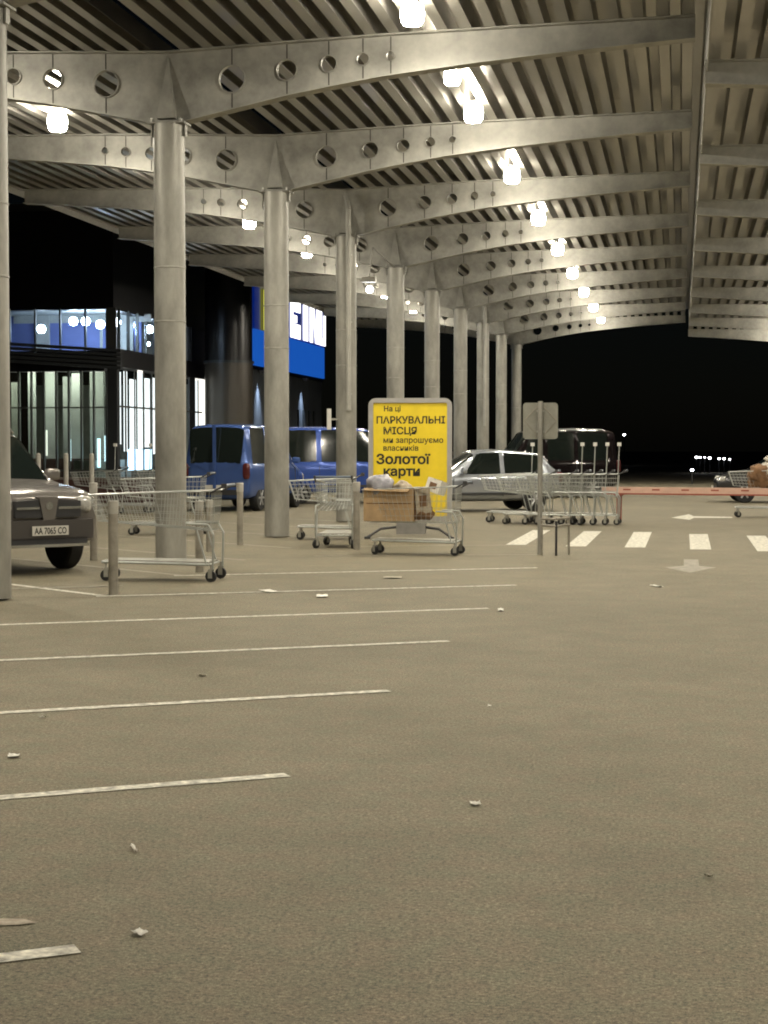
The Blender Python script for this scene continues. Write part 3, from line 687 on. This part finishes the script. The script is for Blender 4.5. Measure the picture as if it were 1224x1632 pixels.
# ---------------------------------------------------------------- cars
def ring(x, hw, zs, zb, zr, wr, dx=0.):
    """one cross-section: sill zs, belt zb, roof zr; dx leans the upper points back or forward"""
    cab = zr - zb > .12
    half = [(0, zs, 0), (hw * .84, zs, 0), (hw * .97, zs + .10, 0), (hw, zs + (zb - zs) * .5, 0), (hw * .985, zb - .07, 0), (hw * .93, zb, 0)]
    if cab: half += [(wr, zr - .055, dx), (wr * .84, zr - .008, dx), (wr * .45, zr + .012, dx), (0, zr + .02, dx)]
    else: half += [(hw * .82, zb + .025, 0), (hw * .66, zb + .04, 0), (hw * .34, zr + .05, 0), (0, zr + .055, 0)]
    return [(x + d, y, z) for y, z, d in half] + [(x + d, -y, z) for y, z, d in half[-2:0:-1]]
def car_body(S, paint, t):
    rs = [ring(*q) for q in S['rings']]; n = len(rs[0]); mb = MB(); fs = []; mi = []
    cowl, rf, rr, tr = S['glass']                  # ring indices: cowl, roof front, roof rear, tail of rear window
    for i in range(len(rs) - 1):
        for k in range(n):
            fs.append((i * n + k, i * n + (k + 1) % n, (i + 1) * n + (k + 1) % n, (i + 1) * n + k))
            up = 6 <= k <= 11; m = 0
            if up and min(cowl, rf) <= i < max(cowl, rf): m = 1
            elif up and min(rr, tr) <= i < max(rr, tr): m = 2
            elif k in (5, 12) and i in S['panes']: m = 3 + 2 * S['panes'].index(i) + (k == 12)
            mi.append(m)
    fs.append(tuple(range(n))); fs.append(tuple(range((len(rs) - 1) * n, len(rs) * n))[::-1]); mi += [0, 0]
    me = bpy.data.meshes.new('body'); me.from_pydata([p for r in rs for p in r], [], fs)
    nm = 3 + 2 * len(S['panes'])
    for k in range(nm): me.materials.append(paint if k == 0 else M_CGLASS)
    me.polygons.foreach_set('material_index', mi)
    bm = bmesh.new(); bm.from_mesh(me); bmesh.ops.recalc_face_normals(bm, faces=bm.faces)
    cl = bm.edges.layers.float.new('crease_edge')
    for e in bm.edges:                             # keep the glass outlines and the shoulder fairly crisp
        ms = {f.material_index for f in e.link_faces}
        if len(ms) > 1: e[cl] = .8
    vl = bm.verts.layers.float.new('crease_vert')
    for v in bm.verts:                             # square the corners of the panes a little
        cnt = {}
        for f in v.link_faces: cnt[f.material_index] = cnt.get(f.material_index, 0) + 1
        if any(k > 0 and c == 1 for k, c in cnt.items()): v[vl] = .62
    bm.to_mesh(me); bm.free()
    o = put('body', me, t)
    m = o.modifiers.new('s', 'SUBSURF'); m.levels = m.render_levels = 2
    c = MB()
    for x in S['axles']:
        for sd in (-1, 1): c.tube((x, sd * (S['hw'] - .30), S['r']), (x, sd * (S['hw'] + .3), S['r']), S['r'] + .06, n=28)
    co = c.build('cutter', M_DPLAST); b = o.modifiers.new('b', 'BOOLEAN'); b.operation = 'DIFFERENCE'; b.object = co; b.solver = 'EXACT'
    bpy.context.view_layer.update()
    ev = bpy.data.meshes.new_from_object(o.evaluated_get(bpy.context.evaluated_depsgraph_get()))
    o.modifiers.clear(); bpy.data.objects.remove(co)
    by = {}
    for p in ev.polygons: by.setdefault(p.material_index if p.material_index < nm else 0, []).append(tuple(p.vertices))
    co_ = [v.co.copy() for v in ev.vertices]; nr = [v.normal.copy() for v in ev.vertices]
    for k, faces in by.items():
        used = sorted({v for f in faces for v in f}); mp = {v: a for a, v in enumerate(used)}
        me2 = bpy.data.meshes.new('body'); off = 0 if k == 0 else -.006
        me2.from_pydata([tuple(co_[v] + nr[v] * off) for v in used], [], [tuple(mp[v] for v in f) for f in faces])
        me2.materials.append(paint if k == 0 else M_CGLASS); me2.shade_smooth(); me2.set_sharp_from_angle(angle=R(45))
        if k == 0: o.data = me2
        else: put({1: 'windshield', 2: 'rear_window'}.get(k, 'side_window'), me2, t)
    return o
def lens(name, m, t, c, d, rz=0, e=.55):
    """rounded-box lens or shell"""
    sp_ = lambda v: math.copysign(abs(v) ** e, v)
    nu, nv = 18, 9; vs = []; fs = []
    for b in range(1, nv):
        la = -math.pi / 2 + math.pi * b / nv
        for a in range(nu):
            lo = 2 * math.pi * a / nu
            vs.append((.5 * sp_(math.cos(la)) * sp_(math.cos(lo)), .5 * sp_(math.cos(la)) * sp_(math.sin(lo)), .5 * sp_(math.sin(la))))
    for b in range(nv - 2):
        for a in range(nu): fs.append((b * nu + a, b * nu + (a + 1) % nu, (b + 1) * nu + (a + 1) % nu, (b + 1) * nu + a))
    fs += [tuple(range(nu))[::-1], tuple(range((nv - 2) * nu, (nv - 1) * nu))]
    return MB().add(vs, fs, Matrix.Translation(c) @ Matrix.Rotation(rz, 4, 'Z') @ Matrix.Diagonal((d[0], d[1], d[2], 1))).build(name, m, t, True)
def wheel(root, x, y, r, wd=.22):
    s = 1 if y > 0 else -1
    t = MB(); prof = [(r * .66, -wd / 2), (r * .93, -wd / 2), (r, -wd / 2 + .03), (r, wd / 2 - .03), (r * .93, wd / 2), (r * .66, wd / 2)]
    Mx = Matrix.Translation((x, y, r)) @ Matrix.Rotation(R(90), 4, 'X')
    tw_ = t.lathe(prof, 28, Mx).build('wheel', M_BLACK, root, True)
    rim = MB(); rim.lathe([(r * .66, -wd * .36), (r * .66, wd * .36)], 24, Mx)
    yo = y + s * (wd * .5 + .004)
    for k in range(6):
        a = k * math.pi / 3; ca, sa = math.cos(a), math.sin(a)
        rim.tube((x + ca * .04, yo - s * .02, r + sa * .04), (x + ca * r * .62, yo - s * .012, r + sa * r * .62), .035, .028, n=6)
    rim.tube((x, yo - s * .05, r), (x, yo, r), .06, n=12)
    rim.build('rim', M_RIM, tw_)
def make_car(name, label, cat, loc, head, S, paint, group=None, tail_m=None):
    t = thing(name, label, cat, loc, head, group)
    car_body(S, paint, t)
    hw, L2, zb = S['hw'], S['L'] / 2, S['zb']; xm = S['mirror']
    for x in S['axles']:
        for sd in (-1, 1): wheel(t, x, sd * (hw - .13), S['r'])
    for sd in (-1, 1):
        lens('mirror', paint, t, (xm, sd * (hw + .07), zb + .09), (.13, .22, .16))
        h = S['head']; lens('headlight', M_HEAD, t, (L2 - h[3], sd * h[4], h[0]), (.22, h[1], h[2]), -sd * h[5])
        q = S['tail']; lens('taillight', tail_m or M_TAIL, t, (-L2 + q[2], sd * q[3], q[0]), (.14, .17, q[1]), sd * .25)
        for xh in S['handles']: MB().box((xh, sd * (hw * .99), zb - .13), (.18, .035, .028)).build('door_handle', paint, t)
        for xg in S['gaps']: MB().box((xg, sd * (hw - .012), (zb + S['zs']) / 2 + .02), (.012, .035, zb - S['zs'] - .24)).build('door_gap', M_DPLAST, t)
        MB().box(((S['axles'][0] + S['axles'][1]) / 2, sd * (hw + .001), S['zs'] + .2), (S['axles'][0] - S['axles'][1] - .95, .03, .06)).build('side_moulding', M_DPLAST, t)
        if S.get('rails'):
            a, b, y, z = S['rails']
            MB().path([(a, sd * y, z - .03), (a - .1, sd * y, z + .03), (b + .1, sd * y, z + .03), (b, sd * y, z - .03)], .018, 6).build('roof_rail', M_ALU, t)
    for nm_, c_, d_, m_ in S['front']: MB().box((L2 + c_[0], c_[1], c_[2]), d_).build(nm_, m_, t)
    MB().box((-L2 + .05, 0, .48), (.10, hw * 1.5, .13)).build('bumper', M_DPLAST, t)
    for xx in (L2 + S['plate'][1], -L2 - .005):
        p = MB().box((xx, 0, S['plate'][0] if xx > 0 else S['plate'][0] + .1), (.012, .52, .115)).build('license_plate', M_PLATE, t)
        if xx > 0 and S.get('plate_text'):
            text(S['plate_text'], .112, M_INK, p, (xx + .0075, 0, S['plate'][0] - .039), (R(90), 0, R(90)), bold=.002, ext=.0006, align='CENTER', sx=.76)
    return t
def paint(name, c, r=.22, m=.35): return mat(name, c, r, m, noise=.06, scale=2, spec=.6)

M_SUVB = mat('suv_bumper', (.085, .078, .074), .35, .3)
# rings: x, half width, sill, belt, roof, roof half width, lean
SUV = dict(L=4.6, hw=.89, r=.37, axles=(1.38, -1.38), zb=1.12, zs=.30, mirror=.72, glass=(10, 9, 1, 0), panes=[3, 5, 7],
    rings=[(-2.28, .78, .46, 1.06, 1.06, .6), (-2.16, .86, .36, 1.12, 1.70, .62, .12), (-1.8, .89, .30, 1.13, 1.76, .66), (-1.72, .89, .29, 1.13, 1.765, .66), (-.95, .89, .28, 1.12, 1.78, .67), (-.86, .89, .28, 1.12, 1.78, .67),
           (-.02, .89, .28, 1.12, 1.78, .67), (.08, .89, .28, 1.12, 1.78, .67), (.62, .89, .28, 1.11, 1.76, .66, -.32), (.72, .89, .28, 1.11, 1.74, .65, -.36), (1.04, .89, .28, 1.10, 1.10, .6), (1.5, .885, .30, 1.07, 1.07, .6), (1.95, .86, .32, 1.02, 1.02, .6), (2.18, .80, .34, .96, .96, .6), (2.27, .72, .40, .88, .88, .5)],
    head=(.86, .22, .21, .115, .585, .45), tail=(1.0, .42, .08, .76), handles=(.25, -.75), gaps=(.95, -.02, -.92), rails=(.3, -1.75, .58, 1.79), plate=(.55, .07), plate_text='AA 7065 CO',
    front=[('bumper', (-.02, 0, .56), (.14, 1.28, .24), M_SUVB), ('bumper', (.0, 0, .42), (.10, 1.1, .08), M_DPLAST), ('bumper_trim', (.02, 0, .365), (.10, 1.15, .035), M_ALU)])
p_suv = paint('paint_charcoal', (.24, .222, .206), .18, .5)
suv = make_car('parked_suv', 'grey-brown off-roader with a front plate beside the nearest column', 'car', (-9.36, 21.2, 0), R(-41), SUV, p_suv); suv.scale = (1, .94, 1)
# split grille of the off-roader: dark mesh each side of a V-shaped body panel
for sd in (-1, 1):
    g2 = MB(); g2.prism([(sd * .15, .93), (sd * .47, .91), (sd * .47, .71), (sd * .09, .71)], 'x', 2.16, 2.325); g2.build('grille', M_DPLAST, suv)
    MB().box((2.33, sd * .30, .825), (.02, .32, .03)).build('grille_bar', M_ALU, suv)
    lens('fog_light', M_HEAD, suv, (2.22, sd * .60, .53), (.12, .12, .09))
MB().prism([(-.14, .96), (.14, .96), (.08, .68), (-.08, .68)], 'x', 2.20, 2.34).build('grille_panel', p_suv, suv)
MB().tube((2.34, 0, .85), (2.35, 0, .85), .05, n=16).build('emblem', M_ALU, suv)

VAN = dict(L=4.5, hw=.90, r=.33, axles=(1.42, -1.35), zb=1.16, zs=.30, mirror=1.05, glass=(10, 9, 1, 0), panes=[3, 5, 7],
    rings=[(-2.23, .82, .42, 1.14, 1.14, .7), (-2.14, .89, .32, 1.16, 2.08, .72, .04), (-1.95, .90, .28, 1.16, 2.13, .74), (-1.86, .90, .28, 1.16, 2.135, .74), (-.85, .90, .28, 1.16, 2.15, .75), (-.75, .90, .28, 1.16, 2.15, .75),
           (.15, .90, .28, 1.16, 2.15, .75), (.27, .90, .28, 1.16, 2.14, .75), (.98, .90, .28, 1.15, 2.10, .73, -.30), (1.08, .90, .28, 1.14, 2.05, .72, -.34), (1.42, .90, .29, 1.10, 1.10, .6), (1.75, .88, .31, 1.02, 1.02, .6), (2.0, .85, .34, .94, .94, .6), (2.16, .79, .38, .86, .86, .5), (2.22, .70, .42, .78, .78, .5)],
    head=(.80, .28, .2, .10, .66, .4), tail=(1.0, .4, .05, .80), handles=(.45, -.6), gaps=(1.2, .2, -.8), plate=(.5, .04),
    front=[('bumper', (-.03, 0, .48), (.12, 1.3, .2), M_DPLAST), ('grille', (-.04, 0, .72), (.10, .7, .10), M_DPLAST)])
M_TAILD = mat('tail_lens_dark', (.09, .02, .02), .2)
p_blue = paint('paint_blue', (.07, .13, .36), .16, .35)
bv = make_car('blue_van', 'blue van with two rear door windows behind the third column', 'van', (-11.0, 42.4, 0), R(84), VAN, p_blue, tail_m=M_TAILD)
MB().box((-2.285, 0, 1.35), (.05, .07, 1.55)).build('rear_door_post', p_blue, bv)
HAT = dict(L=4.1, hw=.85, r=.30, axles=(1.25, -1.22), zb=.92, zs=.24, mirror=.66, glass=(9, 8, 1, 0), panes=[3, 5, 6],
    rings=[(-2.0, .70, .42, .88, .88, .5), (-1.86, .80, .30, .92, 1.20, .58, .18), (-1.5, .83, .26, .93, 1.42, .60), (-1.38, .84, .25, .93, 1.44, .61), (-.42, .85, .24, .92, 1.52, .63), (-.34, .85, .24, .92, 1.52, .63),
           (.2, .85, .24, .91, 1.51, .63, -.08), (.62, .85, .24, .91, 1.47, .61, -.38), (.72, .85, .25, .90, 1.44, .60, -.42), (1.08, .845, .25, .89, .89, .6), (1.45, .83, .27, .83, .83, .6), (1.78, .79, .30, .74, .74, .5), (1.96, .72, .34, .64, .64, .5), (2.04, .62, .38, .58, .58, .4)],
    head=(.67, .30, .17, .24, .60, .6), tail=(.84, .26, .14, .68), handles=(.0, -.85), gaps=(.9, -.38), plate=(.42, .04),
    front=[('bumper', (-.08, 0, .40), (.14, 1.1, .12), M_DPLAST), ('grille', (-.10, 0, .58), (.12, .5, .06), M_DPLAST)])
make_car('blue_car', 'blue car with dark windows between the column and the yellow sign', 'car', (-9.6, 47.6, 0), R(24), {**VAN, 'hw': .90}, paint('paint_bright_blue', (.05, .105, .40), .18, .3), tail_m=M_TAILD)
make_car('silver_car', 'silver hatchback facing left behind the yellow sign', 'car', (-5.0, 42.2, 0), R(205), HAT, paint('paint_silver', (.46, .49, .53), .2, .6), tail_m=M_TAILD)
MPV = dict(VAN); MPV.update(rails=(.5, -1.8, .62, 2.13))
p_dk = paint('paint_black', (.014, .010, .011), .08, .3)
make_car('black_van', 'glossy black people carrier behind the nested carts', 'van', (-4.3, 54.2, 0), R(202), MPV, p_dk, tail_m=M_TAILD)
make_car('dark_car', 'dark car at the right edge behind the heaped cart', 'car', (3.0, 50.5, 0), R(184), {**HAT}, paint('paint_grey', (.045, .045, .045), .22, .3), tail_m=M_TAILD)

# ---------------------------------------------------------------- distant lights
fm = MB().lathe([(.005, -.05), (.06, -.03), (.075, 0), (.05, .04), (.005, .05)], 10).mesh('lens', M_FAR, True)
fpst = MB().tube((0, 0, 0), (0, 0, 1), .05, n=8).mesh('post', M_DPLAST)
for i, (x, y, z, s) in enumerate([(.99, 110, .99, 1.2), (1.23, 110, .99, .7), (1.5, 110, .99, .6), (1.82, 110, .95, 1.2), (2.41, 110, .91, .95), (2.72, 110, .91, 1.05), (3.07, 110, .87, .75)]):
    t = thing('marker_light', f'{ORD[i]} small white light from the left in the distant row', 'light', (x, y, 0), 0, 'row of distant lights')
    o = put('lens', fm, t, (0, 0, z)); o.scale = (s,) * 3; q = put('post', fpst, t); q.scale = (.6, .6, z - .06)
t = thing('marker_light', 'single low white light below the distant row', 'light', (.49, 75, 0)); o = put('lens', fm, t, (0, 0, .62)); o.scale = (.9,) * 3; q = put('post', fpst, t); q.scale = (.6, .6, .57)
t = thing('lamp_post', 'far lamp shining in the dark above the black people carrier', 'lamp', (-5.21, 160, 0)); o = put('lens', fm, t, (0, 0, 2.84)); o.scale = (1.5,) * 3; q = put('post', fpst, t); q.scale = (1, 1, 2.76)

# ---------------------------------------------------------------- litter on the asphalt
def scrap(label, x, y, a, b, rz, m=M_PAPER, seed=0):
    rnd = random.Random(seed); n = 5; mb = MB(); vs = []; fs = []
    for j in range(n):
        for i in range(n):
            vs.append(((i / (n - 1) - .5) * a + rnd.uniform(-.1, .1) * a / n, (j / (n - 1) - .5) * b + rnd.uniform(-.1, .1) * b / n, .006 + rnd.uniform(0, .011)))
    k = len(vs); vs += [(x_, y_, z_ + .002) for x_, y_, z_ in vs]
    for j in range(n - 1):
        for i in range(n - 1):
            q = (j * n + i, j * n + i + 1, (j + 1) * n + i + 1, (j + 1) * n + i); fs += [q[::-1], tuple(v + k for v in q)]
    mb.add(vs, fs); o = mb.build('paper_scrap', m); o.location = (x, y, 0); o.rotation_euler = (0, 0, rz)
    tag(o, label, 'litter', 'litter on the asphalt')
for i, (lab, x, y, a, b, rz, m) in enumerate([
    ('white paper scrap near the left edge between two bay lines', -3.29, 8.01, .055, .07, .3, M_PAPER),
    ('white paper scrap alone in the open foreground asphalt', -.87, 7.27, .045, .05, .2, M_PAPER),
    ('thin upright white scrap between the two nearest bay lines', -2.07, 6.22, .012, .10, .5, M_PAPER),
    ('short white scrap just past the nearest bay line end', -1.69, 5.13, .035, .05, .9, M_PAPER),
    ('white scrap beside the end of the fifth bay line', -1.69, 16.14, .055, .22, .1, M_PAPER),
    ('crumpled white scrap in front of the lane arrow', -.26, 19.23, .07, .25, .4, M_PAPER),
    ('white scrap on the bay line beneath the yellow sign', -3.69, 17.32, .12, .25, .2, M_PAPER),
    ('white scrap on the bay line right of the empty cart', -4.4, 17.83, .14, .25, .6, M_PAPER),
    ('brown leaf-like scrap below the loaded cart', -3.4, 20.0, .22, .25, .2, M_SCRAP),
    ('tiny white scrap in the middle of the asphalt', -1.12, 10.07, .02, .05, .1, M_PAPER),
    ('small white scrap under the second bay line at the left', -3.6, 9.2, .035, .03, .7, M_PAPER),
    ('faint grey scrap between the bay lines', -3.2, 11.1, .04, .08, .7, M_SCRAP),
    ('tiny scrap near the right edge of the foreground', .11, 6.17, .02, .03, .7, M_SCRAP)]):
    scrap(lab, x, y, a, b, rz, m, i)
